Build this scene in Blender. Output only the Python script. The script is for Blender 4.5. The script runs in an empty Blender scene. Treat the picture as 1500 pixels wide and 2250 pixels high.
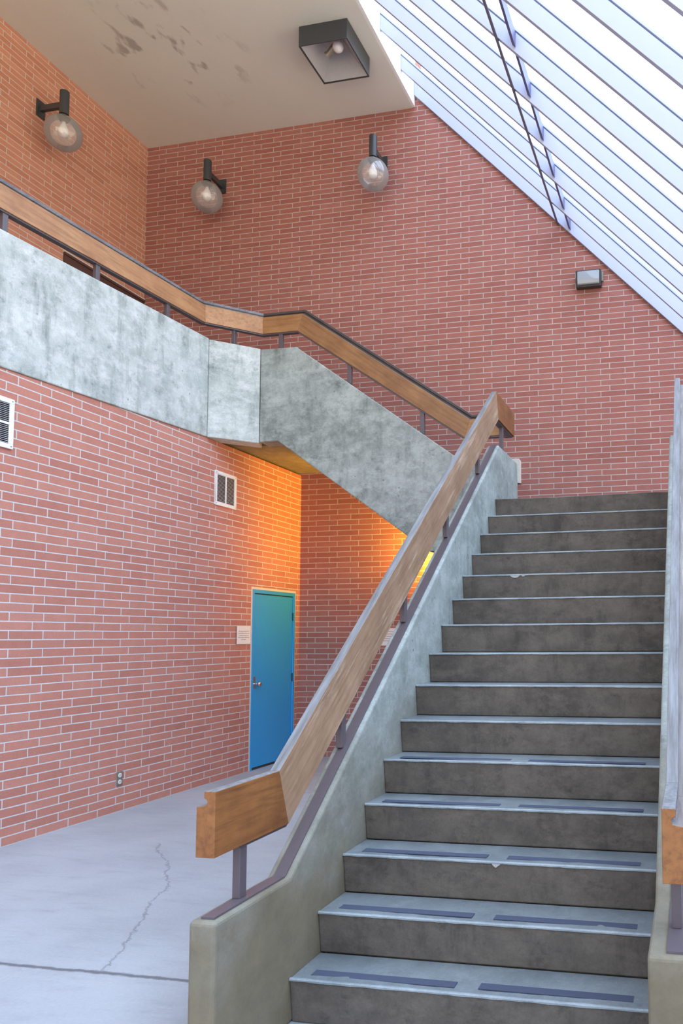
import bpy, bmesh, math, random
from mathutils import Vector, Matrix
random.seed(7)
sc = bpy.context.scene
COL = sc.collection

# ------------------------------------------------------------------ helpers
def link(o, parent=None):
    COL.objects.link(o)
    if parent:
        o.parent = parent
        if parent.type == 'EMPTY': o.matrix_parent_inverse = Matrix.Translation(-parent.location)
    return o
def build(name, bm, mat, parent=None, smooth=False, bevel=0.0, seg=2):
    bmesh.ops.remove_doubles(bm, verts=bm.verts, dist=1e-6)
    bmesh.ops.recalc_face_normals(bm, faces=bm.faces)
    me = bpy.data.meshes.new(name); bm.to_mesh(me); bm.free()
    for m in (mat if isinstance(mat, (list, tuple)) else [mat]): me.materials.append(m)
    if smooth:
        for p in me.polygons: p.use_smooth = True
    o = link(bpy.data.objects.new(name, me), parent)
    if bevel:
        b = o.modifiers.new('bevel', 'BEVEL'); b.width = bevel; b.segments = seg
        b.limit_method = 'ANGLE'; b.angle_limit = math.radians(35)
    return o
def tag(o, label, cat, group=None):
    o['label'] = label; o['category'] = cat
    if group: o['group'] = group
    return o
def thing(name, loc, label, cat, group=None):
    o = link(bpy.data.objects.new(name, None)); o.location = loc; o.empty_display_size = .1
    return tag(o, label, cat, group)
def struct(o): o['kind'] = 'structure'; return o
def box(bm, x0, x1, y0, y1, z0, z1, mi=0):
    v = [bm.verts.new((x, y, z)) for x in (x0, x1) for y in (y0, y1) for z in (z0, z1)]
    for f in ((0,1,3,2),(4,6,7,5),(0,4,5,1),(2,3,7,6),(0,2,6,4),(1,5,7,3)):
        bm.faces.new([v[i] for i in f]).material_index = mi
def prism(bm, pts, axis, a, b):
    """outline pts extruded along axis from a to b (x: pts are y,z; y: pts are x,z; z: pts are x,y)"""
    def P(p, t):
        return {'x': (t, p[0], p[1]), 'y': (p[0], t, p[1]), 'z': (p[0], p[1], t)}[axis]
    A = [bm.verts.new(P(p, a)) for p in pts]; B = [bm.verts.new(P(p, b)) for p in pts]
    n = len(pts)
    bm.faces.new(A); bm.faces.new(B[::-1])
    for i in range(n): bm.faces.new((A[i], B[i], B[(i+1) % n], A[(i+1) % n]))
def cyl(bm, p0, p1, r, n=20, r1=None):
    p0, p1 = Vector(p0), Vector(p1); d = (p1-p0).normalized()
    u = d.orthogonal().normalized(); w = d.cross(u); r1 = r if r1 is None else r1
    A = [bm.verts.new(p0+(u*math.cos(t)+w*math.sin(t))*r) for t in [2*math.pi*i/n for i in range(n)]]
    B = [bm.verts.new(p1+(u*math.cos(t)+w*math.sin(t))*r1) for t in [2*math.pi*i/n for i in range(n)]]
    bm.faces.new(A); bm.faces.new(B[::-1])
    for i in range(n): bm.faces.new((A[i], B[i], B[(i+1) % n], A[(i+1) % n]))
def lathe(bm, prof, c, n=40):
    """profile (r,z) turned about the vertical through c"""
    rings = []
    for r, z in prof:
        if r < 1e-5: rings.append([bm.verts.new((c[0], c[1], c[2]+z))])
        else: rings.append([bm.verts.new((c[0]+r*math.cos(2*math.pi*i/n), c[1]+r*math.sin(2*math.pi*i/n), c[2]+z)) for i in range(n)])
    for a, b in zip(rings, rings[1:]):
        for i in range(n):
            j = (i+1) % n
            if len(a) == 1 and len(b) == 1: continue
            if len(a) == 1: bm.faces.new((a[0], b[i], b[j]))
            elif len(b) == 1: bm.faces.new((a[i], a[j], b[0]))
            else: bm.faces.new((a[i], a[j], b[j], b[i]))

# ------------------------------------------------------------------ materials
class NT:
    def __init__(s, name):
        s.m = bpy.data.materials.new(name); s.m.use_nodes = True
        s.t = s.m.node_tree; s.t.nodes.clear()
        s.out = s.n('ShaderNodeOutputMaterial'); s.bs = s.n('ShaderNodeBsdfPrincipled')
        s.l(s.bs.outputs[0], s.out.inputs['Surface'])
        s.co = s.n('ShaderNodeTexCoord').outputs['Object']
    def n(s, t, **k):
        nd = s.t.nodes.new(t)
        for a, v in k.items():
            if hasattr(nd, a): setattr(nd, a, v)
            else: nd.inputs[a.replace('_', ' ')].default_value = v
        return nd
    def l(s, a, b): s.t.links.new(a, b)
    def noise(s, scale, detail=6, rough=.6, vec=None, stretch=None):
        nd = s.n('ShaderNodeTexNoise'); nd.inputs['Scale'].default_value = scale
        nd.inputs['Detail'].default_value = detail; nd.inputs['Roughness'].default_value = rough
        v = vec or s.co
        if stretch:
            mp = s.n('ShaderNodeMapping'); mp.inputs['Scale'].default_value = stretch; s.l(v, mp.inputs[0]); v = mp.outputs[0]
        s.l(v, nd.inputs['Vector']); return nd.outputs['Fac']
    def ramp(s, fac, stops):
        nd = s.n('ShaderNodeValToRGB'); cr = nd.color_ramp
        while len(cr.elements) < len(stops): cr.elements.new(.5)
        for e, (p, c) in zip(cr.elements, stops):
            e.position = p; e.color = (c, c, c, 1) if isinstance(c, (int, float)) else (*c, 1)
        s.l(fac, nd.inputs[0]); return nd.outputs[0]
    def mix(s, fac, a, b, mode='MIX'):
        nd = s.n('ShaderNodeMix'); nd.data_type = 'RGBA'; nd.blend_type = mode
        for sock, v in ((nd.inputs[0], fac), (nd.inputs[6], a), (nd.inputs[7], b)):
            if isinstance(v, (int, float)): sock.default_value = v
            elif isinstance(v, tuple): sock.default_value = (*v, 1)
            else: s.l(v, sock)
        return nd.outputs[2]
    def math(s, op, a, b=0.0):
        nd = s.n('ShaderNodeMath'); nd.operation = op
        for sock, v in ((nd.inputs[0], a), (nd.inputs[1], b)):
            if isinstance(v, (int, float)): sock.default_value = v
            else: s.l(v, sock)
        return nd.outputs[0]
    def xyz(s):
        nd = s.n('ShaderNodeSeparateXYZ'); s.l(s.co, nd.inputs[0]); return nd.outputs
    def color(s, c):
        if isinstance(c, tuple): s.bs.inputs['Base Color'].default_value = (*c, 1)
        else: s.l(c, s.bs.inputs['Base Color'])
    def bump(s, h, st=.3, dist=.01):
        b = s.n('ShaderNodeBump'); b.inputs['Strength'].default_value = st; b.inputs['Distance'].default_value = dist
        s.l(h, b.inputs['Height']); s.l(b.outputs[0], s.bs.inputs['Normal'])
    def rough(s, v): s.bs.inputs['Roughness'].default_value = v

C_H = .0677
def brick_mat(name, axis, width, odd, offset, base=(.55,.225,.165), mortar=((.48,.46,.45),(.64,.62,.62)), msize=.0052):
    m = NT(name); x = m.xyz()
    cb = m.n('ShaderNodeCombineXYZ')
    m.l(m.math('SUBTRACT', x[axis], odd-30*width), cb.inputs[0]); m.l(m.math('ADD', x[2], 20*C_H), cb.inputs[1])
    # a slight waviness so the courses are laid by hand
    nz = m.n('ShaderNodeTexNoise'); nz.inputs['Scale'].default_value = 3.0; m.l(m.co, nz.inputs['Vector'])
    vs = m.n('ShaderNodeVectorMath'); vs.operation = 'SUBTRACT'; m.l(nz.outputs['Color'], vs.inputs[0]); vs.inputs[1].default_value = (.5,.5,.5)
    sc_ = m.n('ShaderNodeVectorMath'); sc_.operation = 'SCALE'; m.l(vs.outputs[0], sc_.inputs[0]); sc_.inputs['Scale'].default_value = .006
    ad = m.n('ShaderNodeVectorMath'); m.l(cb.outputs[0], ad.inputs[0]); m.l(sc_.outputs[0], ad.inputs[1])
    br = m.n('ShaderNodeTexBrick'); br.offset = offset; br.offset_frequency = 2; br.squash = 1
    m.l(ad.outputs[0], br.inputs['Vector'])
    br.inputs['Scale'].default_value = 1; br.inputs['Mortar Size'].default_value = msize; br.inputs['Mortar Smooth'].default_value = .25
    br.inputs['Brick Width'].default_value = width; br.inputs['Row Height'].default_value = C_H
    br.inputs['Bias'].default_value = 0
    br.inputs['Color1'].default_value = (0, 0, 0, 1); br.inputs['Color2'].default_value = (1, 1, 1, 1)
    b = base
    tone = m.ramp(br.outputs['Color'], [(0, (b[0]*.90, b[1]*.86, b[2]*.86)), (.35, (b[0]*.97, b[1]*.96, b[2]*.95)), (.7, (b[0]*1.03, b[1]*1.04, b[2]*1.02)), (1, (b[0]*1.05, b[1]*1.12, b[2]*1.14))])
    fine = m.noise(70, 4, .7); mott = m.noise(9, 5, .6)
    tone = m.mix(.5, tone, m.ramp(fine, [(.25, .62), (.75, 1.0)]), 'MULTIPLY')
    tone = m.mix(.4, tone, m.ramp(mott, [(.3, .72), (.7, 1.0)]), 'MULTIPLY')
    mort = m.mix(m.noise(25, 4), mortar[0], mortar[1])
    col = m.mix(br.outputs['Fac'], tone, mort)
    m.color(col); m.rough(.88)
    h = m.math('SUBTRACT', m.math('MULTIPLY', fine, .25), br.outputs['Fac'])
    m.bump(h, .55, .006)
    return m.m
M = {}
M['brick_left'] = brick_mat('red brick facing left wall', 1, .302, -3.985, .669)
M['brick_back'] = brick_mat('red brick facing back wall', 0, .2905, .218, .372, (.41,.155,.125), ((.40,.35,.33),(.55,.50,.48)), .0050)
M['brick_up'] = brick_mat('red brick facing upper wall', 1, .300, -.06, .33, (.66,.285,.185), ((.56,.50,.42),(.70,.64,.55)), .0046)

def concrete_mat(name, c0, c1, stain=(.10,.12,.11), stain_amt=.55, rough=.85, pits=True, vert=True, warm=0.0, seams=False):
    m = NT(name)
    big = m.noise(1.6, 7, .62); mid = m.noise(7, 8, .7); fine = m.noise(90, 3, .7)
    col = m.mix(m.ramp(m.noise(2.2, 14, .74), [(.36, 0), (.64, 1)]), c0, c1)
    st = m.ramp(m.noise(6.5, 12, .8), [(.53, 0), (.70, stain_amt)])
    if vert:
        v = m.noise(5, 6, .65, stretch=(1.6, 1.6, .28)); st2 = m.ramp(v, [(.52, 0), (.7, stain_amt*.7)])
        st = m.math('MAXIMUM', st, st2)
    col = m.mix(st, col, stain)
    lt = m.ramp(m.noise(4.5, 12, .8, stretch=(1, 1, 1.7)), [(.47, 0), (.66, .6)])
    col = m.mix(lt, col, (min(c1[0]*1.35, .8), min(c1[1]*1.35, .8), min(c1[2]*1.35, .8)))
    col = m.mix(.5, col, m.ramp(fine, [(.3, .7), (.7, 1.0)]), 'MULTIPLY')
    h = m.math('ADD', m.math('MULTIPLY', fine, .4), mid)
    if pits:
        vo = m.n('ShaderNodeTexVoronoi'); vo.inputs['Scale'].default_value = 11; m.l(m.co, vo.inputs['Vector'])
        pit = m.ramp(vo.outputs['Distance'], [(.0, 1), (.07, .9), (.12, 0)])
        gate = m.ramp(m.noise(2.2, 3), [(.52, 0), (.56, 1)])
        pit = m.math('MULTIPLY', pit, gate)
        col = m.mix(m.math('MULTIPLY', pit, .6), col, (.09, .10, .09)); h = m.math('SUBTRACT', h, pit)
    if seams:
        x = m.xyz()
        def line(v, at, w): return m.ramp(m.math('ABSOLUTE', m.math('SUBTRACT', v, at)), [(0, 1), (w, 0)])
        ln = m.math('MAXIMUM', line(x[1], -3.62, .010), line(x[1], -6.06, .010))
        ln = m.math('MULTIPLY', ln, m.ramp(m.noise(4, 4), [(.4, .25), (.6, .8)]))
        col = m.mix(m.math('MULTIPLY', ln, .5), col, (.62,.64,.62)); h = m.math('ADD', h, m.math('MULTIPLY', ln, .5))
    if warm:      # ochre over the lowest metre of the side walls, painting in warm brick bounce
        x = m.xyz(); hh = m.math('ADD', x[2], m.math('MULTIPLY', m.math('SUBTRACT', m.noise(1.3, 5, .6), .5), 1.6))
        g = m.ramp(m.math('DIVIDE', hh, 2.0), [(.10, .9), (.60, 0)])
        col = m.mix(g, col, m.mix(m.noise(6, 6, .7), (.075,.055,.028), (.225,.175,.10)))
    m.color(col); m.rough(rough); m.bump(h, .35, .006)
    return m.m
M['conc'] = concrete_mat('weathered board-formed concrete', (.34,.38,.36), (.60,.635,.605), (.10,.135,.12), .8, seams=True)
M['conc_dark'] = concrete_mat('mottled dark concrete', (.17,.19,.175), (.38,.41,.385), (.06,.075,.065), .8)
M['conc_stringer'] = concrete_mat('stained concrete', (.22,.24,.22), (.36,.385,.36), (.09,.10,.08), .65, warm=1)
M['step'] = concrete_mat('worn stair concrete', (.066,.053,.043), (.135,.110,.088), (.024,.020,.017), .8, .85, pits=False)  # weathered risers, darkened further for the weaker light on them
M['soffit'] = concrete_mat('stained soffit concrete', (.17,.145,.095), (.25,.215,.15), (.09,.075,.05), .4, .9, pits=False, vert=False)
M['nosing_highlight'] = concrete_mat('pale step edge highlight', (.17,.195,.205), (.27,.295,.305), (.08,.09,.09), .6, .6, pits=False, vert=False)  # highlight along the step edge, put into the colour
M['tread'] = concrete_mat('worn tread with skylight tint', (.115,.13,.138), (.18,.195,.20), (.06,.065,.068), .5, .5, pits=False, vert=False)  # worn tread, made paler and bluer to carry the light from above

def floor_mat():
    m = NT('broomed concrete floor'); x = m.xyz()
    big = m.noise(.9, 6, .6); fine = m.noise(60, 4, .7); mid = m.noise(5, 6, .65, stretch=(.6, 2.2, 1))
    col = m.mix(m.ramp(big, [(.3, 0), (.7, 1)]), (.30,.31,.33), (.40,.41,.43))
    col = m.mix(m.ramp(mid, [(.5, 0), (.72, .35)]), col, (.23,.235,.26))
    col = m.mix(.45, col, m.ramp(fine, [(.3, .75), (.7, 1.0)]), 'MULTIPLY')
    wob = m.math('MULTIPLY', m.math('SUBTRACT', m.noise(7, 8, .75), .5), .05)
    d = m.math('ABSOLUTE', m.math('ADD', m.math('ADD', x[1], 5.828), wob))
    j = m.ramp(d, [(.0, 1), (.008, .9), (.018, 0)])
    # wandering crack: its x is a curve of y
    y01 = m.math('DIVIDE', m.math('ADD', x[1], 5.83), 1.95)
    fc = m.n('ShaderNodeFloatCurve'); cu = fc.mapping.curves[0]
    pts = [(-5.83,2.28),(-5.6,2.196),(-5.4,2.087),(-5.2,2.0),(-4.97,1.851),(-4.75,1.80),(-4.59,1.676),(-4.4,1.52),(-4.25,1.40),(-4.1,1.22),(-3.96,1.104),(-3.88,1.05)]
    while len(cu.points) < len(pts): cu.points.new(.5, .5)
    for p, (yy, xx) in zip(cu.points, pts): p.location = ((yy+5.83)/1.95, xx/3.0); p.handle_type = 'VECTOR'
    fc.mapping.update(); m.l(y01, fc.inputs['Value'])
    w2 = m.math('MULTIPLY', m.math('SUBTRACT', m.noise(9, 8, .8), .5), .20)
    d2 = m.math('ABSOLUTE', m.math('ADD', m.math('SUBTRACT', x[0], m.math('MULTIPLY', fc.outputs[0], 3.0)), w2))
    c2 = m.ramp(d2, [(.0, .75), (.003, .6), (.008, 0)])
    inr = m.math('MULTIPLY', m.math('GREATER_THAN', x[1], -5.83), m.math('LESS_THAN', x[1], -3.88))
    c2 = m.math('MULTIPLY', c2, inr)
    cr = m.math('MAXIMUM', j, c2)
    col = m.mix(m.math('MULTIPLY', cr, .85), col, (.08,.08,.09))
    m.color(col); m.rough(.7); m.bump(m.math('SUBTRACT', m.math('MULTIPLY', fine, .4), cr), .3, .006)
    return m.m
M['floor'] = floor_mat()

def ceil_mat():
    m = NT('painted plaster ceiling')
    fine = m.noise(120, 3, .8); big = m.noise(1.2, 4, .5)
    col = m.mix(big, (.70,.71,.65), (.78,.79,.73))
    col = m.mix(.35, col, m.ramp(fine, [(.3, .75), (.7, 1.0)]), 'MULTIPLY')
    # scuffs: short smoky marks gathered around the middle of the ceiling
    sm = m.noise(3.6, 3, .55, stretch=(1.6, .75, 1)); gate = m.noise(1.1, 2, .5)
    x = m.xyz()
    r = m.n('ShaderNodeVectorMath'); r.operation = 'DISTANCE'; m.l(m.co, r.inputs[0]); r.inputs[1].default_value = (-.9, -1.5, 8.31)
    near = m.ramp(r.outputs['Value'], [(.5, 1), (1.0, 0)])
    mk = m.math('MULTIPLY', m.ramp(sm, [(.57, 0), (.66, .55)]), near)
    col = m.mix(mk, col, (.20,.17,.15))
    m.color(col); m.rough(.92); m.bump(fine, .25, .004); return m.m
M['ceiling'] = ceil_mat()

def wood_mat(name, axis, c0, c1, grain=(.16,.06,.02), weather=.0, rough=.5):
    """oiled timber, grain running along the given local axis (0 x, 1 y, or a slope)"""
    m = NT(name)
    mp = m.n('ShaderNodeMapping'); m.l(m.co, mp.inputs[0])
    rot = {'y': (0, 0, 0), 'x': (0, 0, math.pi/2), 'ys': (-math.atan(.7685), 0, 0), 'xs': (0, -math.atan(.72), 0)}[axis]
    mp.inputs['Rotation'].default_value = rot
    mp2 = m.n('ShaderNodeMapping'); m.l(mp.outputs[0], mp2.inputs[0])
    st = {'y': (1, .07, 1), 'ys': (1, .07, 1), 'x': (1, .07, 1), 'xs': (.07, 1, 1)}[axis]
    mp2.inputs['Scale'].default_value = st
    g = m.noise(38, 8, .7, vec=mp2.outputs[0]); blot = m.noise(4, 5, .6); streak = m.noise(9, 5, .65, vec=mp2.outputs[0])
    col = m.mix(m.ramp(blot, [(.3, 0), (.7, 1)]), c0, c1)
    col = m.mix(m.ramp(g, [(.45, 0), (.68, .6)]), col, grain)
    col = m.mix(m.ramp(streak, [(.5, 0), (.7, .35)]), col, (c1[0]*1.25, c1[1]*1.3, c1[2]*1.3))
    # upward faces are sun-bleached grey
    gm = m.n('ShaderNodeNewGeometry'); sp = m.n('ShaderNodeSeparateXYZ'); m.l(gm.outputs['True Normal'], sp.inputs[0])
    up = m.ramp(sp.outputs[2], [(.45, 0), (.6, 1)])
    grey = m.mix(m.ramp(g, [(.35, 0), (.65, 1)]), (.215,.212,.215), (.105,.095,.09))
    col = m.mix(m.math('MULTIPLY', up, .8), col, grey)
    if weather:
        w = m.ramp(m.noise(14, 6, .8, vec=mp2.outputs[0]), [(.55, 0), (.7, weather)])
        col = m.mix(w, col, (.62,.50,.38))
    m.color(col); m.rough(rough); m.bump(g, .25, .003)
    return m.m
M['wood_y'] = wood_mat('rich brown oiled timber', 'y', (.16,.052,.014), (.31,.125,.034), (.08,.024,.008))
M['wood_gallery'] = wood_mat('honey brown gallery timber', 'y', (.33,.15,.06), (.46,.24,.11))
M['wood_x'] = wood_mat('oiled timber level across', 'x', (.25,.11,.04), (.38,.19,.075))
M['wood_ys'] = wood_mat('weathered timber sloping', 'ys', (.24,.135,.075), (.37,.225,.135), (.15,.075,.035), .7, .65)
M['wood_xs'] = wood_mat('oiled timber sloping across', 'xs', (.21,.092,.034), (.32,.155,.06), (.11,.045,.018))
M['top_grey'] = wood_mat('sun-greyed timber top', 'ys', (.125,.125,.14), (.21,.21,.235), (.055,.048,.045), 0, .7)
M['top_shade'] = wood_mat('timber top painted in shade', 'xs', (.050,.036,.034), (.085,.062,.058), (.02,.015,.015), 0, .6)  # rail lips turned away from the light, their shade put into the colour

def plain(name, col, rough=.5, metal=0, noise_amt=.12, sc_=30, bump=.1):
    m = NT(name); n = m.noise(sc_, 5, .6)
    c2 = tuple(min(1, v*(1+noise_amt)) for v in col); c1 = tuple(v*(1-noise_amt) for v in col)
    m.color(m.mix(n, c1, c2)); m.rough(rough); m.bs.inputs['Metallic'].default_value = metal
    if bump: m.bump(n, bump, .002)
    return m.m
M['steel'] = plain('brown painted steel', (.10,.08,.09), .35)
M['dark'] = plain('black painted metal', (.028,.027,.026), .4)
M['bronze'] = plain('dark bronze metal', (.045,.05,.055), .35)
M['white_metal'] = plain('white enamelled metal', (.80,.80,.82), .4)
M['void'] = plain('dark duct', (.02,.02,.025), .8)
M['blue'] = plain('blue door paint', (.025,.33,.74), .38, noise_amt=.05, bump=.05)
M['blue_dark'] = plain('dark gap', (.005,.02,.06), .8)
M['chrome'] = plain('satin chrome', (.62,.60,.58), .25, 1)
M['paper'] = plain('white paper', (.82,.78,.76), .8, noise_amt=.03)
M['ink'] = plain('grey print', (.35,.33,.33), .8)
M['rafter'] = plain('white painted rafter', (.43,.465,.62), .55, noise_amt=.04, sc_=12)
M['fascia'] = plain('white painted fascia', (.86,.87,.88), .6, noise_amt=.05)
M['flash'] = plain('grey sheet flashing', (.52,.52,.62), .6, noise_amt=.08)
M['rod'] = plain('painted conduit', (.16,.13,.16), .5)
M['blue_rod'] = plain('blue grey metal', (.10,.11,.26), .5)
M['gasket'] = plain('blue grey gasket', (.20,.25,.42), .6)
M['grip'] = plain('dark blue abrasive grip strip', (.045,.052,.085), .85, noise_amt=.25, sc_=220, bump=.3)
M['reflector'] = plain('grey lamp reflector', (.40,.39,.40), .35)
M['frosted'] = plain('frosted lamp bulb', (.85,.84,.84), .3, noise_amt=.02, bump=0)
M['brown_door'] = plain('dark brown door paint', (.10,.045,.035), .6)
M['outlet'] = plain('steel outlet plate', (.30,.27,.22), .45, .6)
M['ivory'] = plain('ivory plastic', (.72,.70,.62), .4, noise_amt=.03)
M['caulk'] = plain('pale door caulk', (.62,.58,.52), .8)
M['chip'] = plain('bare concrete chip', (.36,.34,.33), .9, noise_amt=.3)

def glass_mat(name, tint=(1, 1, 1), gloss=.08, fres=.9, haze=.0, haze_col=(.8,.8,.8)):
    m = NT(name); m.t.nodes.remove(m.bs)
    tr = m.n('ShaderNodeBsdfTransparent'); tr.inputs[0].default_value = (*tint, 1)
    gl = m.n('ShaderNodeBsdfGlossy'); gl.inputs['Roughness'].default_value = .03
    df = m.n('ShaderNodeBsdfDiffuse'); df.inputs[0].default_value = (*haze_col, 1)
    lw = m.n('ShaderNodeFresnel'); lw.inputs['IOR'].default_value = 1.5
    mx = m.n('ShaderNodeMixShader'); m.l(m.math('ADD', m.math('MULTIPLY', lw.outputs[0], fres), gloss*.2), mx.inputs[0])
    m.l(tr.outputs[0], mx.inputs[1]); m.l(gl.outputs[0], mx.inputs[2])
    last = mx.outputs[0]
    if haze:
        m2 = m.n('ShaderNodeMixShader'); m2.inputs[0].default_value = haze
        m.l(last, m2.inputs[1]); m.l(df.outputs[0], m2.inputs[2]); last = m2.outputs[0]
    m.l(last, m.out.inputs['Surface']); return m.m
M['glass'] = glass_mat('clear roof glass', (.985,.99,1.0), .05, .03)
M['globe'] = glass_mat('dusty clear lamp globe', (.95,.94,.94), .4, .9, .20, (.80,.78,.78))
M['lens'] = glass_mat('ribbed lamp lens', (.9,.93,.95), .3, .9, .5, (.62,.68,.72))
def emis(name, col, st):
    m = NT(name); m.t.nodes.remove(m.bs); e = m.n('ShaderNodeEmission')
    e.inputs[0].default_value = (*col, 1); e.inputs[1].default_value = st
    m.l(e.outputs[0], m.out.inputs['Surface']); return m.m
M['lit'] = emis('glowing amber lamp', (1.0,.53,.05), 4300)

# ------------------------------------------------------------------ dimensions (metres, back-left floor corner is the origin)
XL, XR = 3.184, 4.726          # clear width of the lower flight
YN, ZN, R_, T_ = -5.803, .036, .1917, .2494
ZF = -.157                      # floor at the foot of the stair
ZC = 8.31                       # ceiling
SL = R_/T_
RP = Vector((1.488, 0, 8.497)); RS = -1.033
def roof_z(x, perp=0.0): return RP.z + RS*(x-RP.x) + perp*math.sqrt(1+RS*RS)

# ------------------------------------------------------------------ room shell
bm = bmesh.new(); prism(bm, [(-.3,-11.5),(3.074,-11.5),(3.074,-5.5),(7.3,-5.5),(7.3,.3),(-.3,.3)], 'z', -.4, 0)
struct(build('floor', bm, M['floor']))
bm = bmesh.new(); prism(bm, [(3.076,-11.5),(7.3,-11.5),(7.3,-5.502),(3.076,-5.502)], 'z', -.5, ZF)
struct(build('floor_lower', bm, M['floor']))
# lower left wall with the doorway notched out; its top follows the concrete band
DY0, DY1, DZ = -1.085, -.10, 2.075
bm = bmesh.new()
prism(bm, [(-11.5,0),(DY0,0),(DY0,DZ),(DY1,DZ),(DY1,0),(0,0),(0,3.575),(-1.96,3.572),(-4.43,3.466),(-11.5,3.16)], 'x', -.2, 0)
struct(build('wall_left', bm, M['brick_left']))
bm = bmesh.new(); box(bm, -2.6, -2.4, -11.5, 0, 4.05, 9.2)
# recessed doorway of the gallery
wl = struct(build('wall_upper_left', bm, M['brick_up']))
bm = bmesh.new()
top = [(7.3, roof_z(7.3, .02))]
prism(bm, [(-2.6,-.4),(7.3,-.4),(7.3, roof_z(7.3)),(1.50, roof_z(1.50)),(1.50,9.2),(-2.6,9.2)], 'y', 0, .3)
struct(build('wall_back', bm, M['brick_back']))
bm = bmesh.new(); box(bm, 7.1, 7.3, -11.5, 0, -.4, 2.45); struct(build('wall_right_unseen', bm, M['brick_left']))  # low wall out of view, added to block light from the right
# ceiling slab with its white edge
bm = bmesh.new(); box(bm, -2.6, 1.495, -11.5, 0, ZC, 9.2)
struct(build('ceiling', bm, M['ceiling']))
bm = bmesh.new(); box(bm, 1.496, 1.53, -11.5, -.002, ZC+.004, 9.2)
struct(build('trim_1', bm, M['fascia'], bevel=.004))
# parapet flashing where the back wall rises past the glass
pts = [(1.62, .16), (1.74, .33), (1.95, .365), (7.3, .42)]
bm = bmesh.new()
prism(bm, [(1.56, roof_z(1.56, .012)), (7.3, roof_z(7.3, .012))][::-1] + [(x, roof_z(x, p)) for x, p in pts], 'y', 0.001, .26)
struct(build('trim_2', bm, M['flash']))

# ------------------------------------------------------------------ gallery (upper walkway)
gal = thing('walkway', (-1.2, -4, 4.05), 'concrete gallery walkway with a tall pale parapet above the left brick wall', 'walkway')
bm = bmesh.new()
prism(bm, [(-2.4,-11.5),(-.19,-11.5),(-.19,-2.05),(.30,-1.4),(.975,-1.4),(.975,-.001),(-2.4,-.001)], 'z', 3.60, 4.05)
build('floor_slab', bm, M['soffit'], gal)
bm = bmesh.new()
t0 = lambda y: 4.62-.0547*(-1.96-y); b0 = lambda y: 3.574-.0427*(-1.96-y)
prism(bm, [(-11.5,b0(-11.5)),(-1.96,b0(-1.96)),(-1.96,t0(-1.96)),(-11.5,t0(-11.5))], 'x', -.188, .014)
o = build('parapet', bm, M['conc'], gal, bevel=.009)
bm = bmesh.new(); prism(bm, [(.014,-1.957),(.385,-1.602),(.30,-1.402),(-.188,-1.87)], 'z', 3.574, 4.612)
build('parapet', bm, M['conc'], gal, bevel=.009)

# ------------------------------------------------------------------ upper flight
uf = thing('staircase', (1.7, -.7, 2.72), 'upper concrete stair flight rising left along the back wall', 'staircase', None)
bm = bmesh.new()
prism(bm, [(.387,3.584),(.600,3.590),(2.30,2.35),(3.072,2.35),(3.072,3.25),(2.665,3.25),(.805,4.598),(.387,4.606)], 'y', -1.6, -1.402)
build('stringer', bm, M['conc_dark'], uf, bevel=.009)
NX, TX, RX = .98, .264, .1902
for k in range(1, 7):
    z = 4.05-RX*k; x = NX+TX*k
    bm = bmesh.new(); prism(bm, [(x-TX-.02, z-RX), (x-.02, z-RX), (x, z), (x-TX-.02, z)], 'y', -1.40, -.002)
    build('step', bm, M['step'], uf, bevel=.006)
bm = bmesh.new()
prism(bm, [(.60,3.598),(2.30,2.35),(2.54,2.35),(2.54,2.70),(NX+.0,3.84),(.99,3.855),(.98,4.05),(.60,4.05)][:7]+[(.60,3.9)], 'y', -1.40, -.002)
bm.free(); bm = bmesh.new()
prism(bm, [(.976,3.335),(2.30,2.36),(2.50,2.36),(2.50,2.70),(.976,3.835)], 'y', -1.40, -.002)
build('stair_slab', bm, M['soffit'], uf)
# landing between the flights
ld = thing('stair_landing', (3.9, -1.1, 2.72), 'concrete landing between the two flights against the back brick wall', 'landing')
bm = bmesh.new(); prism(bm, [(2.545,-1.398),(3.186,-1.398),(3.186,-2.27),(4.724,-2.27),(4.724,-.002),(2.545,-.002)], 'z', 2.36, ZN+14*R_)
build('slab', bm, M['step'], ld, bevel=.006)

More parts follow.
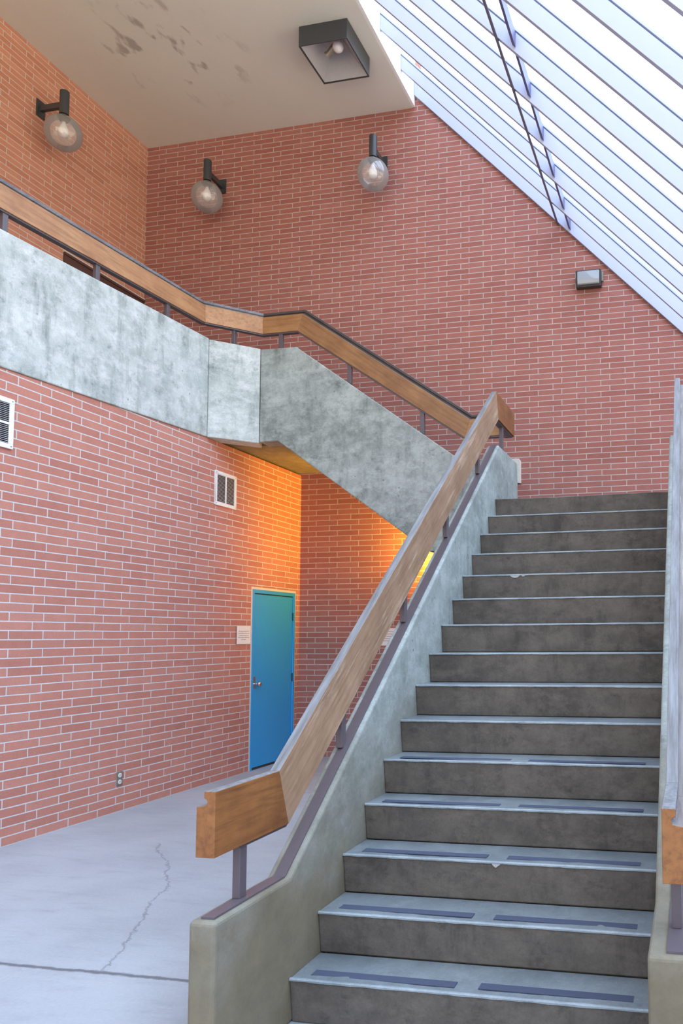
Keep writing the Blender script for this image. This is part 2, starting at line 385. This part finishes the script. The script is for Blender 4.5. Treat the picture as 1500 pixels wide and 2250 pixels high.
# ------------------------------------------------------------------ lower flight
lf = thing('staircase', ((XL+XR)/2, -4.2, ZF), 'lower grey concrete stair flight climbing from the floor to the landing', 'staircase')
def stringer_outline():
    return [(-6.328, ZF), (-6.328, .455), (-5.803, .455), (-5.803+(3.25-.455)/SL, 3.25), (-1.402, 3.25), (-1.402, 2.36), (-2.25, 2.36), (-5.53, ZF)]
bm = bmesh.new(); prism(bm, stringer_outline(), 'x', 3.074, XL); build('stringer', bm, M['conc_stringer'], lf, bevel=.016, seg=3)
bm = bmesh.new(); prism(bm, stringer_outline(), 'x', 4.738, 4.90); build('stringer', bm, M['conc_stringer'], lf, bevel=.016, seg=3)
steps = []
for i in range(15):
    y = YN+T_*i; z = ZN+R_*i; nb = .028
    bm = bmesh.new()
    if i < 14: prism(bm, [(y, z), (y+.006, z-.03), (y+nb, z-R_), (y+T_+nb, z-R_), (y+T_+nb, z)], 'x', XL, 4.738)
    else: prism(bm, [(y, z), (y+.006, z-.03), (y+nb, z-R_), (y+.04, z-R_), (y+.04, z)], 'x', XL, 4.738)
    # a slightly uneven arris from wear
    bmesh.ops.subdivide_edges(bm, edges=[e for e in bm.edges if abs(e.verts[0].co.x-e.verts[1].co.x) > 1], cuts=24)
    for v in bm.verts:
        if abs(v.co.y-y) < 1e-4 and abs(v.co.z-z) < 1e-4:
            v.co.z -= random.random()*.003+.003*math.sin(v.co.x*5+i); v.co.y += random.random()*.003
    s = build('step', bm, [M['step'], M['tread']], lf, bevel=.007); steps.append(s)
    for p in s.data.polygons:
        if p.normal.z > .7: p.material_index = 1  # upward faces get the skylight-tinted colour
    bm = bmesh.new(); n = 40; wob = [(random.random()*.003, random.random()*.004) for _ in range(n+1)]  # pale strip added along the edge as a painted highlight
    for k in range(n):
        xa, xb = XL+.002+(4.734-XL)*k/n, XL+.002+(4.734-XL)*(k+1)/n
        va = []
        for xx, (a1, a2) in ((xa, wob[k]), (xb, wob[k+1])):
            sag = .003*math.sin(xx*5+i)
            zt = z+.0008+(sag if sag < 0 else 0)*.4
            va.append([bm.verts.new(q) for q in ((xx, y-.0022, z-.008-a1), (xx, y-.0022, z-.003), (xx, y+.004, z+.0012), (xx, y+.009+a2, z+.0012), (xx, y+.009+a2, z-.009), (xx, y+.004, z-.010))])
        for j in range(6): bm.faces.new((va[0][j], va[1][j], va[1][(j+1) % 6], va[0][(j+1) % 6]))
    if i < 14: build('nosing_highlight', bm, M['nosing_highlight'], s)
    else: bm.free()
    if i < 5:
        for a, b in ((3.262, 3.905), (4.006, 4.642)):
            dy = .045+.01*random.random()
            bm = bmesh.new(); box(bm, a, b, y+dy, y+dy+.052, z-.001, z+.0022)
            build('grip_strip', bm, M['grip'], s)
bm = bmesh.new()
zb = lambda yy: ZN+SL*(yy-YN)
prism(bm, [(-5.50, ZF+.0), (-5.53+.01, ZF), (-2.25, 2.362), (-2.25, zb(-2.25)-R_-.03), (-5.75+.05, ZF+.001)][1:], 'x', XL+.001, 4.737)
build('stair_slab', bm, M['soffit'], lf)
# small chips knocked from the arris
for i, x, w, h in ((10, 3.60, .045, .022), (10, 3.66, .022, .014), (2, 3.968, .022, .020)):
    y = YN+T_*i; z = ZN+R_*i
    bm = bmesh.new(); n = 11
    pts = [(x+w*math.cos(a)*(.6+.5*random.random()), z-.006-h*max(-.15, -math.sin(a))*(.6+.7*random.random())) for a in [2*math.pi*k/n for k in range(n)]]
    prism(bm, pts, 'y', y-.0012, y+.02); build('chip', bm, M['chip'], steps[i])

# ------------------------------------------------------------------ handrails: mitred sweep of a grooved board
def sweep(name, path, prof, mat, parent, side, tops=None):
    """path: list of 3D points; prof: (lateral, down) outline; one mesh per straight run between mitres"""
    P = [Vector(p) for p in path]; D = [(b-a).normalized() for a, b in zip(P, P[1:])]
    out = []
    for i, d in enumerate(D):
        s = Vector((d.x, d.y, 0)).normalized(); s = Vector((s.y, -s.x, 0))*side
        up = (s.cross(d)); up = up if up.z > 0 else -up
        n0 = d if i == 0 else (D[i-1]+d).normalized()
        n1 = d if i == len(D)-1 else (d+D[i+1]).normalized()
        bm = bmesh.new(); A, B = [], []
        for a, b in prof:
            q = s*a-up*b
            for base, n, L in ((P[i], n0, A), (P[i+1], n1, B)):
                t = -(q.dot(n))/d.dot(n); L.append(bm.verts.new(base+q+d*t))
        k = len(prof); bm.faces.new(A); bm.faces.new(B[::-1])
        for j in range(k):
            f = bm.faces.new((A[j], B[j], B[(j+1) % k], A[(j+1) % k]))
            if tops and j < 7: f.material_index = 1
        m = mat[i] if isinstance(mat, list) else mat
        if tops: m = [m, tops[i]]
        out.append(build(name, bm, m, parent, bevel=.005 if name == 'rail_board' else 0, seg=2))
    return out
# lateral runs from the smooth inner face (0) to the grooved outer face (.078)
RAIL = [(0,0),(.044,0),(.047,.004),(.047,.026),(.036,.031),(.033,.040),(.036,.050),(.047,.054),(.078,.058),(.078,.243),(0,.243)]
BAR = [(.014,.2435),(.068,.2435),(.068,.256),(.014,.256)]
STRIP = [(-.027,-.008),(.027,-.008),(.027,.0),(-.027,.0)]
def posts(parent, lst, ax):
    for x, y, z0, z1 in lst:
        bm = bmesh.new()
        if ax == 'y': box(bm, x-.017, x+.017, y-.0235, y+.0235, z0, z1)
        else: box(bm, x-.0235, x+.0235, y-.017, y+.017, z0, z1)
        build('post', bm, M['steel'], parent, bevel=.003)
def st_top(y): return .455 if y < -5.803 else min(3.25, .455+SL*(y+5.803))
def rail1_bot(y):
    yb = -5.855+.243*math.tan(math.atan(SL)/2)
    if y < yb: return .918-.243
    return min(3.765-.243, .918-.243+SL*(y-yb))
# railing on the left of the lower flight, turning the corner at the landing
YA = -5.855+(3.765-.918)/SL
r1 = thing('handrail', (3.12, -4.2, .45), 'weathered timber handrail climbing the left side of the lower stairs', 'handrail')
XI = 3.156
path1 = [(XI, -6.30, .918), (XI, -5.855, .918), (XI, YA, 3.765), (XI, -1.425, 3.765), (3.06, -1.425, 3.765)]
# outer face lies to -x while climbing towards +y
sweep('rail_board', path1, RAIL, [M['wood_y'], M['wood_ys'], M['wood_y'], M['wood_x']], r1, -1, [M['top_grey']]*3+[M['top_shade']])
sweep('support_bar', [(XI, -6.12, .918)]+path1[1:], BAR, M['steel'], r1, -1)
ys = [-6.08, -5.203, -4.349, -3.516, -2.66, -1.826]
posts(r1, [(3.120, y, st_top(y)+.008, rail1_bot(y)+.0) for y in ys], 'y')
sp = [(3.134, -6.36, .4552), (3.134, -5.803, .4552), (3.134, -5.803+(3.25-.455)/SL, 3.2502), (3.134, -1.50, 3.2502)]
sp[0] = (3.134, -6.30, .4552)
sweep('base_strip', sp, STRIP, M['steel'], r1, -1)
# railing right of the lower flight (mirror)
r3 = thing('handrail', (4.83, -4.2, .45), 'timber handrail at the right edge of the lower stairs', 'handrail')
XJ = 4.79
path3 = [(XJ, -6.30, .918), (XJ, -5.855, .918), (XJ, YA, 3.765), (XJ, -1.6, 3.765)]
sweep('rail_board', path3, RAIL, [M['wood_y'], M['wood_ys'], M['wood_y']], r3, 1, [M['top_grey']]*3)
sweep('support_bar', [(XJ, -6.12, .918)]+path3[1:], BAR, M['steel'], r3, 1)
posts(r3, [(4.828, y, st_top(y)+.008, rail1_bot(y)) for y in ys], 'y')
sweep('base_strip', [(4.826,)+p[1:] for p in sp], STRIP, M['steel'], r3, 1)
# railing of the upper flight and gallery
r2 = thing('handrail', (0, -1.5, 4.6), 'oiled timber handrail above the upper flight and gallery parapet', 'handrail')
zt = lambda y: 5.05-.052*(-1.95-y)
# the path is the smooth inner face seen from the walkway; the grooved face looks into the courtyard
xin, yin = -.140, -1.442
k1 = (xin, -1.905, 5.055); k2 = (.325, yin, 5.055); k3 = (.845, yin, 5.055); XB = .845+(5.055-3.765)/.685
path2 = [(xin, -11.4, 5.055-.050*9.5), k1, k2, k3, (XB, yin, 3.765), (3.055, yin, 3.765)]
sweep('rail_board', path2, RAIL, [M['wood_gallery'], M['wood_gallery'], M['wood_x'], M['wood_xs'], M['wood_x']], r2, 1, [M['top_grey']]*2+[M['top_shade']]*3)
sweep('support_bar', path2, BAR, M['steel'], r2, 1)
pp = []
for y in (-4.272, -3.369, -2.469): pp.append((xin+.042, y, t0(y)-.002, 5.055-.050*(-1.905-y)-.243))
posts(r2, pp, 'y')
posts(r2, [(.122, -1.687, 4.61, 4.812)], 'y')
def up_top(x): return min(4.606, 4.598-.7247*(x-.805)) if x > .805 else 4.603
def up_bot(x):
    xb = .845-.243*math.tan(math.atan(.685)/2)
    return max(3.765-.243, (5.055-.243)-.685*max(0, x-xb))
posts(r2, [(x, -1.485, up_top(x)-.004, up_bot(x)) for x in (.561, 1.371, 2.19)], 'x')

# ------------------------------------------------------------------ skylight
def rafter(y, first=False):
    th = .040
    g = 'white sloping skylight rafters'
    t = thing('rafter', (1.55, y, roof_z(1.55)), '', 'rafter', g)
    X0, X1 = 1.532, 7.05
    def band(a, b, y0, y1, name, mat, bev=.002):
        bm = bmesh.new()
        prism(bm, [(X0, roof_z(X0, a)), (X1, roof_z(X1, a)), (X1, roof_z(X1, b)), (X0, roof_z(X0, b))], 'y', y0, y1)
        return build(name, bm, mat, t, bevel=bev)
    band(0, .124, y-th, y, 'beam', M['rafter'])
    band(.126, .134, y-th+.012, y-.012, 'gasket', M['gasket'], 0)
    band(.134, .152, y-th-.004, y+.004, 'glazing_bar', M['rafter'])
    return t
RY = [-.004, -.457, -1.087, -1.707, -2.325, -2.934, -3.539, -4.147, -4.738]
# names for the ones in view, counted out from the back wall
ORD = ['against the back brick wall', 'second out from the back brick wall', 'third out from the back brick wall', 'fourth out from the back brick wall',
       'fifth out from the back brick wall', 'sixth out from the back brick wall', 'seventh out from the back brick wall', 'eighth out from the back brick wall', 'ninth out from the back brick wall']
rafters = []
for i, y in enumerate(RY):
    t = rafter(y); rafters.append(t)
    t['label'] = 'white sloping skylight rafter, ' + (ORD[i] if i < len(ORD) else 'overhead beyond the view')
# bridging pieces in one line between the rafters
for i in range(1, len(RY)):
    y0, y1 = RY[i]+.001, RY[i-1]-.041
    x = 3.52; bm = bmesh.new()
    dz = math.sqrt(1+RS*RS)
    prism(bm, [(x, roof_z(x, .03)), (x+.03, roof_z(x+.03, .03)), (x+.03, roof_z(x+.03, .122)), (x, roof_z(x, .122))], 'y', y0, y1)
    build('bridging', bm, M['blue_rod'], rafters[i])
bm = bmesh.new()
RG = RY+[RY[-1]-.61*k for k in range(1, 11)]
for a, b in zip(RG, RG[1:]):
    prism(bm, [(1.54, roof_z(1.54, .136)), (7.05, roof_z(7.05, .136)), (7.05, roof_z(7.05, .142)), (1.54, roof_z(1.54, .142))], 'y', b+.012, a-.05)
struct(build('window_1', bm, M['glass']))
bm = bmesh.new(); x = 3.385; cyl(bm, (x, -5.2, roof_z(x, -.014)), (x, -.05, roof_z(x, -.014)), .0125, 12)
for y in RY: box(bm, x-.012, x+.012, y-.034, y-.006, roof_z(x, -.006), roof_z(x, -.002)-.012)
tag(build('conduit', bm, M['rod'], smooth=False), 'thin dark rod running under the white skylight rafters', 'conduit')

# ------------------------------------------------------------------ door
d = link(bpy.data.objects.new('door_1', None)); d.location = (0, -.59, 0); struct(d)
bm = bmesh.new()
prism(bm, [(-1.062,.002),(-1.062,2.047),(-.118,2.047),(-.118,.002),(-.158,.002),(-.158,2.005),(-1.022,2.005),(-1.022,.002)], 'x', -.12, .006)
build('frame', bm, M['blue'], d, bevel=.003)
bm = bmesh.new(); box(bm, -.052, -.008, -1.018, -.162, .022, 1.993); build('leaf', bm, M['blue'], d, bevel=.003)
bm = bmesh.new(); box(bm, -.19, -.125, -1.062, -.118, .002, 2.047); build('backing', bm, M['blue_dark'], d)
bm = bmesh.new(); box(bm, -.055, -.012, -1.02, -.16, 1.9935, 2.0045); build('gap', bm, M['blue_dark'], d)
bm = bmesh.new()
prism(bm, [(DY0+.001,.0),(DY0+.001,DZ-.001),(DY1-.001,DZ-.001),(DY1-.001,.0),(-.117,.0),(-.117,2.048),(-1.063,2.048),(-1.063,.0)], 'x', -.1, .001)
build('caulk', bm, M['caulk'], d)
for z in (1.75, 1.0, .25):
    bm = bmesh.new(); cyl(bm, (-.002, -.160, z-.05), (-.002, -.160, z+.05), .008, 10); build('hinge', bm, M['blue_dark'], d)
kn = bmesh.new(); box(kn, -.008, -.001, -.995-.022, -.995+.028, .92, 1.05); ko = build('lock_plate', kn, M['chrome'], d, bevel=.002)
bm = bmesh.new(); lathe(bm, [(0,0),(.013,0),(.013,.02),(.012,.03),(.024,.038),(.030,.05),(.028,.062),(.018,.07),(0,.072)], (0,0,0), 20)
bmesh.ops.rotate(bm, verts=bm.verts, matrix=Matrix.Rotation(math.pi/2, 3, 'Y')); bmesh.ops.translate(bm, verts=bm.verts, vec=(-.003, -.965, .965))
build('knob', bm, M['chrome'], d, smooth=True)
bm = bmesh.new(); box(bm, -.10, .0, -1.02, -.16, .001, .018); build('threshold', bm, M['dark'], d)

# gallery doorway (only its head shows above the parapet)
d2 = link(bpy.data.objects.new('door_2', None)); d2.location = (-2.39, -.7, 4.05); struct(d2)
bm = bmesh.new(); box(bm, -2.399, -2.385, -1.36, -.004, 4.052, 6.10); build('leaf', bm, M['brown_door'], d2)
bm = bmesh.new(); box(bm, -2.399, -2.370, -1.36, -.004, 6.10, 6.13); build('frame', bm, M['brown_door'], d2)
bm = bmesh.new(); box(bm, -2.399, -2.378, -1.36, -.004, 6.132, 6.15); build('head_trim', bm, M['caulk'], d2)

# ------------------------------------------------------------------ vents
def vent(y0, y1, z0, z1, label, bars):
    t = thing('wall_vent', (0, (y0+y1)/2, z0), label, 'vent', 'white louvred wall vents')
    f = .036; bm = bmesh.new()
    for a in ((y0, y1, z0, z0+f), (y0, y1, z1-f, z1), (y0, y0+f, z0+f, z1-f), (y1-f, y1, z0+f, z1-f)): box(bm, .001, .014, *a)
    build('frame', bm, M['white_metal'], t, bevel=.003)
    bm = bmesh.new(); box(bm, .0005, .003, y0+f, y1-f, z0+f, z1-f); build('backing', bm, M['void'], t)
    bm = bmesh.new(); n = 22
    for i in range(n):
        z = z0+f+(z1-z0-2*f)*(i+.5)/n; h = (z1-z0-2*f)/n*.19
        prism(bm, [(.004, z+h), (.013, z-h*.2), (.013, z-h), (.004, z+h*.4)], 'y', y0+f, y1-f)
    build('louver', bm, M['white_metal'], t)
    bm = bmesh.new()
    if bars == 'v': box(bm, .003, .014, (y0+y1)/2-.007, (y0+y1)/2+.007, z0+f, z1-f)
    else: box(bm, .003, .014, y0+f, y1-f, (z0+z1)/2-.008, (z0+z1)/2+.008)
    build('mullion', bm, M['white_metal'], t)
    for y in (y0+.018, y1-.018):
        for z in (z0+.018, z1-.018):
            bm = bmesh.new(); cyl(bm, (.0138, y, z), (.016, y, z), .005, 10); build('screw', bm, M['outlet'], t)
vent(-1.804, -1.424, 2.895, 3.263, 'white louvred wall vent above and left of the blue door', 'v')
vent(-4.60, -4.223, 2.889, 3.262, 'white louvred wall vent cut off by the left picture edge', 'h')

# ------------------------------------------------------------------ papers, outlet
def paper_x(y0, y1, z0, z1, label):
    t = thing('paper_notice', (0, (y0+y1)/2, z0), label, 'notice', None)
    bm = bmesh.new(); n = 8
    for i in range(n):
        a, b = y0+(y1-y0)*i/n, y0+(y1-y0)*(i+1)/n
        xa = .004+.010*(1-i/n)**2; xb = .004+.010*(1-(i+1)/n)**2
        prism(bm, [(a, z0), (b, z0), (b, z1), (a, z1)], 'x', xa, xa+.0015)
    build('sheet', bm, M['paper'], t)
    bm = bmesh.new(); h = z1-z0
    for j in range(5):
        z = z1-h*(.30+.115*j); ind = (.12, .1, .14, .1, .34)[j]; ln = y1-y0
        y = y0+ln*ind
        while y < y1-ln*ind:
            w = random.uniform(.010, .026); w = min(w, y1-ln*ind-y)
            if w > .004: box(bm, .0157 if y < y0+ln*.3 else .0105 if y < y0+ln*.6 else .0072, .0160 if y < y0+ln*.3 else .0112 if y < y0+ln*.6 else .0078, y, y+w, z-.004, z+.004)
            y += w+.008
    build('print_line', bm, M['ink'], t)
paper_x(-1.372, -1.094, 1.425, 1.626, 'white printed paper notice taped beside the blue door')
t = thing('paper_notice', (1.25, 0, 1.40), 'white paper notice on the back wall, seen under the stair handrail', 'notice')
bm = bmesh.new(); box(bm, 1.112, 1.392, -.004, -.002, 1.385, 1.60); build('sheet', bm, M['paper'], t)
bm = bmesh.new()
for j in range(5): box(bm, 1.14, 1.36, -.0045, -.0041, 1.44+.028*j, 1.446+.028*j)
build('print_line', bm, M['ink'], t)

t = thing('wall_outlet', (0, -3.045, .225), 'small metal power outlet low on the left brick wall', 'outlet')
bm = bmesh.new(); box(bm, .001, .007, -3.082, -3.008, .222, .342); build('plate', bm, M['outlet'], t, bevel=.003)
for z in (.254, .310):
    bm = bmesh.new(); cyl(bm, (.006, -3.045, z), (.0105, -3.045, z), .019, 18); s = build('socket', bm, M['ivory'], t)
    bm = bmesh.new(); box(bm, .0106, .0112, -3.053, -3.050, z-.006, z+.008); box(bm, .0106, .0112, -3.040, -3.037, z-.006, z+.008); build('slot', bm, M['dark'], s)

# beige board behind the stair corner
t = thing('wall_board', (2.84, 0, 3.3), 'narrow pale board edge on the back wall behind the stair corner', 'board')
bm = bmesh.new(); prism(bm, [(2.72,3.36),(2.905,3.33),(2.905,3.60),(2.88,3.635),(2.72,3.635)], 'y', -.03, -.002); build('panel', bm, M['caulk'], t, bevel=.003)

# ------------------------------------------------------------------ globe sconces
def sconce(base, out, label):
    """base: point on the wall (centre of the plate); out: horizontal unit vector off the wall"""
    b = Vector(base); o = Vector(out); s = Vector((0, 0, 1)).cross(o)
    t = thing('globe_sconce', base, label, 'wall lamp', 'globe wall sconces')
    def ob(bm, p0, hx):   # box between wall distances, half width hx
        pass
    def obox(bm, d0, d1, w, z0, z1):
        vs = [bm.verts.new(b+o*dd+s*ww+Vector((0, 0, zz))) for dd in (d0, d1) for ww in (-w, w) for zz in (z0, z1)]
        for f in ((0,1,3,2),(4,6,7,5),(0,4,5,1),(2,3,7,6),(0,2,6,4),(1,5,7,3)): bm.faces.new([vs[i] for i in f])
    bm = bmesh.new(); obox(bm, .002, .016, .058, -.10, .10); build('wall_plate', bm, M['bronze'], t, bevel=.003)
    bm = bmesh.new(); obox(bm, .014, .30, .022, -.030, .035); build('arm', bm, M['bronze'], t, bevel=.003)
    c = b+o*.33
    bm = bmesh.new(); cyl(bm, c+Vector((0,0,-.115)), c+Vector((0,0,.165)), .050, 28); build('stem', bm, M['bronze'], t, bevel=.003)
    gc = c+Vector((0, 0, -.335)); R = .196
    prof = [(.07*math.cos(0), R*.985-.0)] ; prof = []
    N = 22
    for i in range(N+1):
        a = math.radians(16)+(math.pi-math.radians(16))*i/N
        prof.append((R*math.sin(a) if i < N else 0, R*math.cos(a)))
    bm = bmesh.new(); lathe(bm, prof, gc, 40); build('globe', bm, M['globe'], t, smooth=True)
    bm = bmesh.new(); lathe(bm, [(0,.235),(.030,.235),(.030,.200),(.062,.196),(.064,.178),(.052,.176),(.05,.15),(.030,.145),(0,.145)], gc, 28); build('collar', bm, M['dark'], t, smooth=False)
    bm = bmesh.new(); lathe(bm, [(0,.145),(.020,.145),(.022,.11),(.045,.06),(.055,.02),(.048,-.025),(.025,-.048),(0,-.054)], gc, 24); build('bulb', bm, M['frosted'], t, smooth=True)
sconce((-2.4, -1.755, 7.635), (1, 0, 0), 'globe sconce on the upper left brick wall above the gallery rail')
sconce((-1.222, 0, 7.60), (0, -1, 0), 'globe sconce on the back wall nearer the upper left corner')
sconce((1.102, 0, 7.60), (0, -1, 0), 'globe sconce on the back wall nearer the skylight slope')

# ------------------------------------------------------------------ square ceiling light
t = thing('ceiling_light', (1.02, -1.2, ZC), 'square dark box ceiling light with an open reflector and round bulb', 'ceiling light')
x0, x1, y0, y1, z0, z1 = .727, 1.307, -1.505, -.905, 8.075, ZC-.001
bm = bmesh.new(); w = .012
for a in ((x0, x1, y0, y0+w), (x0, x1, y1-w, y1), (x0, x0+w, y0+w, y1-w), (x1-w, x1, y0+w, y1-w)): box(bm, *a, z0, z1)
box(bm, x0+w, x1-w, y0+w, y1-w, z1-.01, z1)
build('housing', bm, M['bronze'], t, bevel=.003)
bm = bmesh.new(); e = .016; q = .17; zt_ = z1-.02
lo = [(x0+e, y0+e, z0+.012), (x1-e, y0+e, z0+.012), (x1-e, y1-e, z0+.012), (x0+e, y1-e, z0+.012)]
hi = [(x0+q, y0+q, zt_), (x1-q, y0+q, zt_), (x1-q, y1-q, zt_), (x0+q, y1-q, zt_)]
L = [bm.verts.new(p) for p in lo]; H = [bm.verts.new(p) for p in hi]
for i in range(4): bm.faces.new((L[i], L[(i+1) % 4], H[(i+1) % 4], H[i]))
bm.faces.new(H[::-1])
ro = build('reflector', bm, M['reflector'], t); ro.modifiers.new('s', 'SOLIDIFY').thickness = .003
cx, cy = 1.10, -1.30
bm = bmesh.new(); lathe(bm, [(0,.10),(.03,.10),(.03,.06),(.055,.03),(.062,0),(.055,-.03),(.035,-.052),(0,-.062)], (cx, cy, 8.17), 28); build('bulb', bm, M['frosted'], t, smooth=True)
bm = bmesh.new(); cyl(bm, (.95, -1.24, 8.15), (1.04, -1.27, 8.21), .034, 18); cyl(bm, (.935, -1.235, 8.14), (.95, -1.24, 8.15), .042, 18); build('lamp_holder', bm, M['outlet'], t)

# ------------------------------------------------------------------ flood light on the back wall
t = thing('flood_light', (3.78, 0, 5.66), 'black rectangular flood light with a glass front on the back wall', 'wall lamp')
bm = bmesh.new(); X0, X1, Z0, Z1 = 3.612, 3.915, 5.655, 5.862
prism(bm, [(-.002, Z0+.012), (-.105, Z0), (-.112, Z1), (-.05, Z1+.004), (-.002, Z1-.006)], 'x', X0, X1); build('housing', bm, M['dark'], t, bevel=.008)
bm = bmesh.new(); prism(bm, [(-.104, Z0+.022), (-.128, Z0+.030), (-.140, Z0+.075), (-.130, Z1-.022), (-.108, Z1-.016)], 'x', X0+.022, X1-.018); build('lens', bm, M['lens'], t, bevel=.010, seg=3)
bm = bmesh.new(); box(bm, X1+.0, X1+.022, -.05, -.006, Z0+.08, Z1-.012); build('side_box', bm, M['outlet'], t, bevel=.003)

# ------------------------------------------------------------------ amber lamp under the upper flight
t = thing('stair_lamp', (2.13, 0, 2.25), 'amber wall lamp hidden on the back wall under the upper flight', 'wall lamp')
c = (2.13, -.22, 2.29)
bm = bmesh.new(); lathe(bm, [(0,-.035),(.06,-.032),(.080,-.018),(.082,.018),(.077,.018),(.075,-.012),(.06,-.024),(0,-.027)], c, 28); build('bowl', bm, M['dark'], t, smooth=True)  # bowl added under the bulb to keep its light off the door
bm = bmesh.new(); box(bm, 2.105, 2.155, -.23, -.002, 2.238, 2.256); box(bm, 2.08, 2.18, -.014, -.002, 2.20, 2.31); box(bm, 2.10, 2.16, -.306, -.21, 2.238, 2.250)
prism(bm, [(1.97,2.20),(2.28,2.20),(2.28,2.345),(1.97,2.56)], 'y', -.311, -.306); build('bracket_shield', bm, M['dark'], t, bevel=.001)  # sloped front plate is an added shield keeping light off the parapet
bm = bmesh.new(); lathe(bm, [(0,-.025),(.035,-.02),(.048,.01),(.048,.035),(.036,.062),(0,.075)], c, 24); build('bulb', bm, M['lit'], t, smooth=True)

# ------------------------------------------------------------------ world, camera, colour
w = bpy.data.worlds.new('sky'); sc.world = w; w.use_nodes = True
nt = w.node_tree; bg = nt.nodes['Background']
tc = nt.nodes.new('ShaderNodeTexCoord'); sx = nt.nodes.new('ShaderNodeSeparateXYZ'); cr = nt.nodes.new('ShaderNodeValToRGB')
nt.links.new(tc.outputs['Generated'], sx.inputs[0]); mr = nt.nodes.new('ShaderNodeMapRange')
mr.inputs['From Min'].default_value = -1; nt.links.new(sx.outputs[2], mr.inputs['Value']); nt.links.new(mr.outputs[0], cr.inputs[0])
e = cr.color_ramp.elements; e[0].position = .49; e[0].color = (.56, .49, .37, 1); e[1].position = .74; e[1].color = (.60, .765, 1.0, 1)
k = e.new(.55); k.color = (.15, .135, .12, 1)
k = e.new(.62); k.color = (.20, .21, .22, 1)
nt.links.new(cr.outputs[0], bg.inputs[0]); bg.inputs[1].default_value = 5.6
sc.cycles.max_bounces = 12; sc.cycles.diffuse_bounces = 8; sc.cycles.transparent_max_bounces = 24

cam = bpy.data.cameras.new('camera'); co = bpy.data.objects.new('camera', cam); COL.objects.link(co); sc.camera = co
R = [[0.9800047403489147, 0.19882619277675645, -0.007671633434689737], [-0.02084624446821233, 0.06425364787973893, -0.997715842725632], [-0.19787911204881553, 0.9779261801383817, 0.06711365892816233]]
rx, ry, rz = Vector(R[0]), Vector(R[1]), Vector(R[2])
rot = Matrix((rx, -ry, -rz)).transposed()
co.matrix_world = Matrix.Translation((4.904328, -8.862871, 1.484848)) @ rot.to_4x4()
F, CX, CY = 1666.064, 1183.358, 1285.976
cam.sensor_fit = 'HORIZONTAL'; cam.sensor_width = 24; cam.lens = 24*F/1500
cam.shift_x = (750-CX)/1500; cam.shift_y = (CY-1125)/1500
cam.clip_start = .05; cam.clip_end = 200

vs = sc.view_settings; vs.view_transform = 'Standard'; vs.look = 'None'; vs.gamma = 1; vs.use_curve_mapping = False
vs.exposure = 0.0
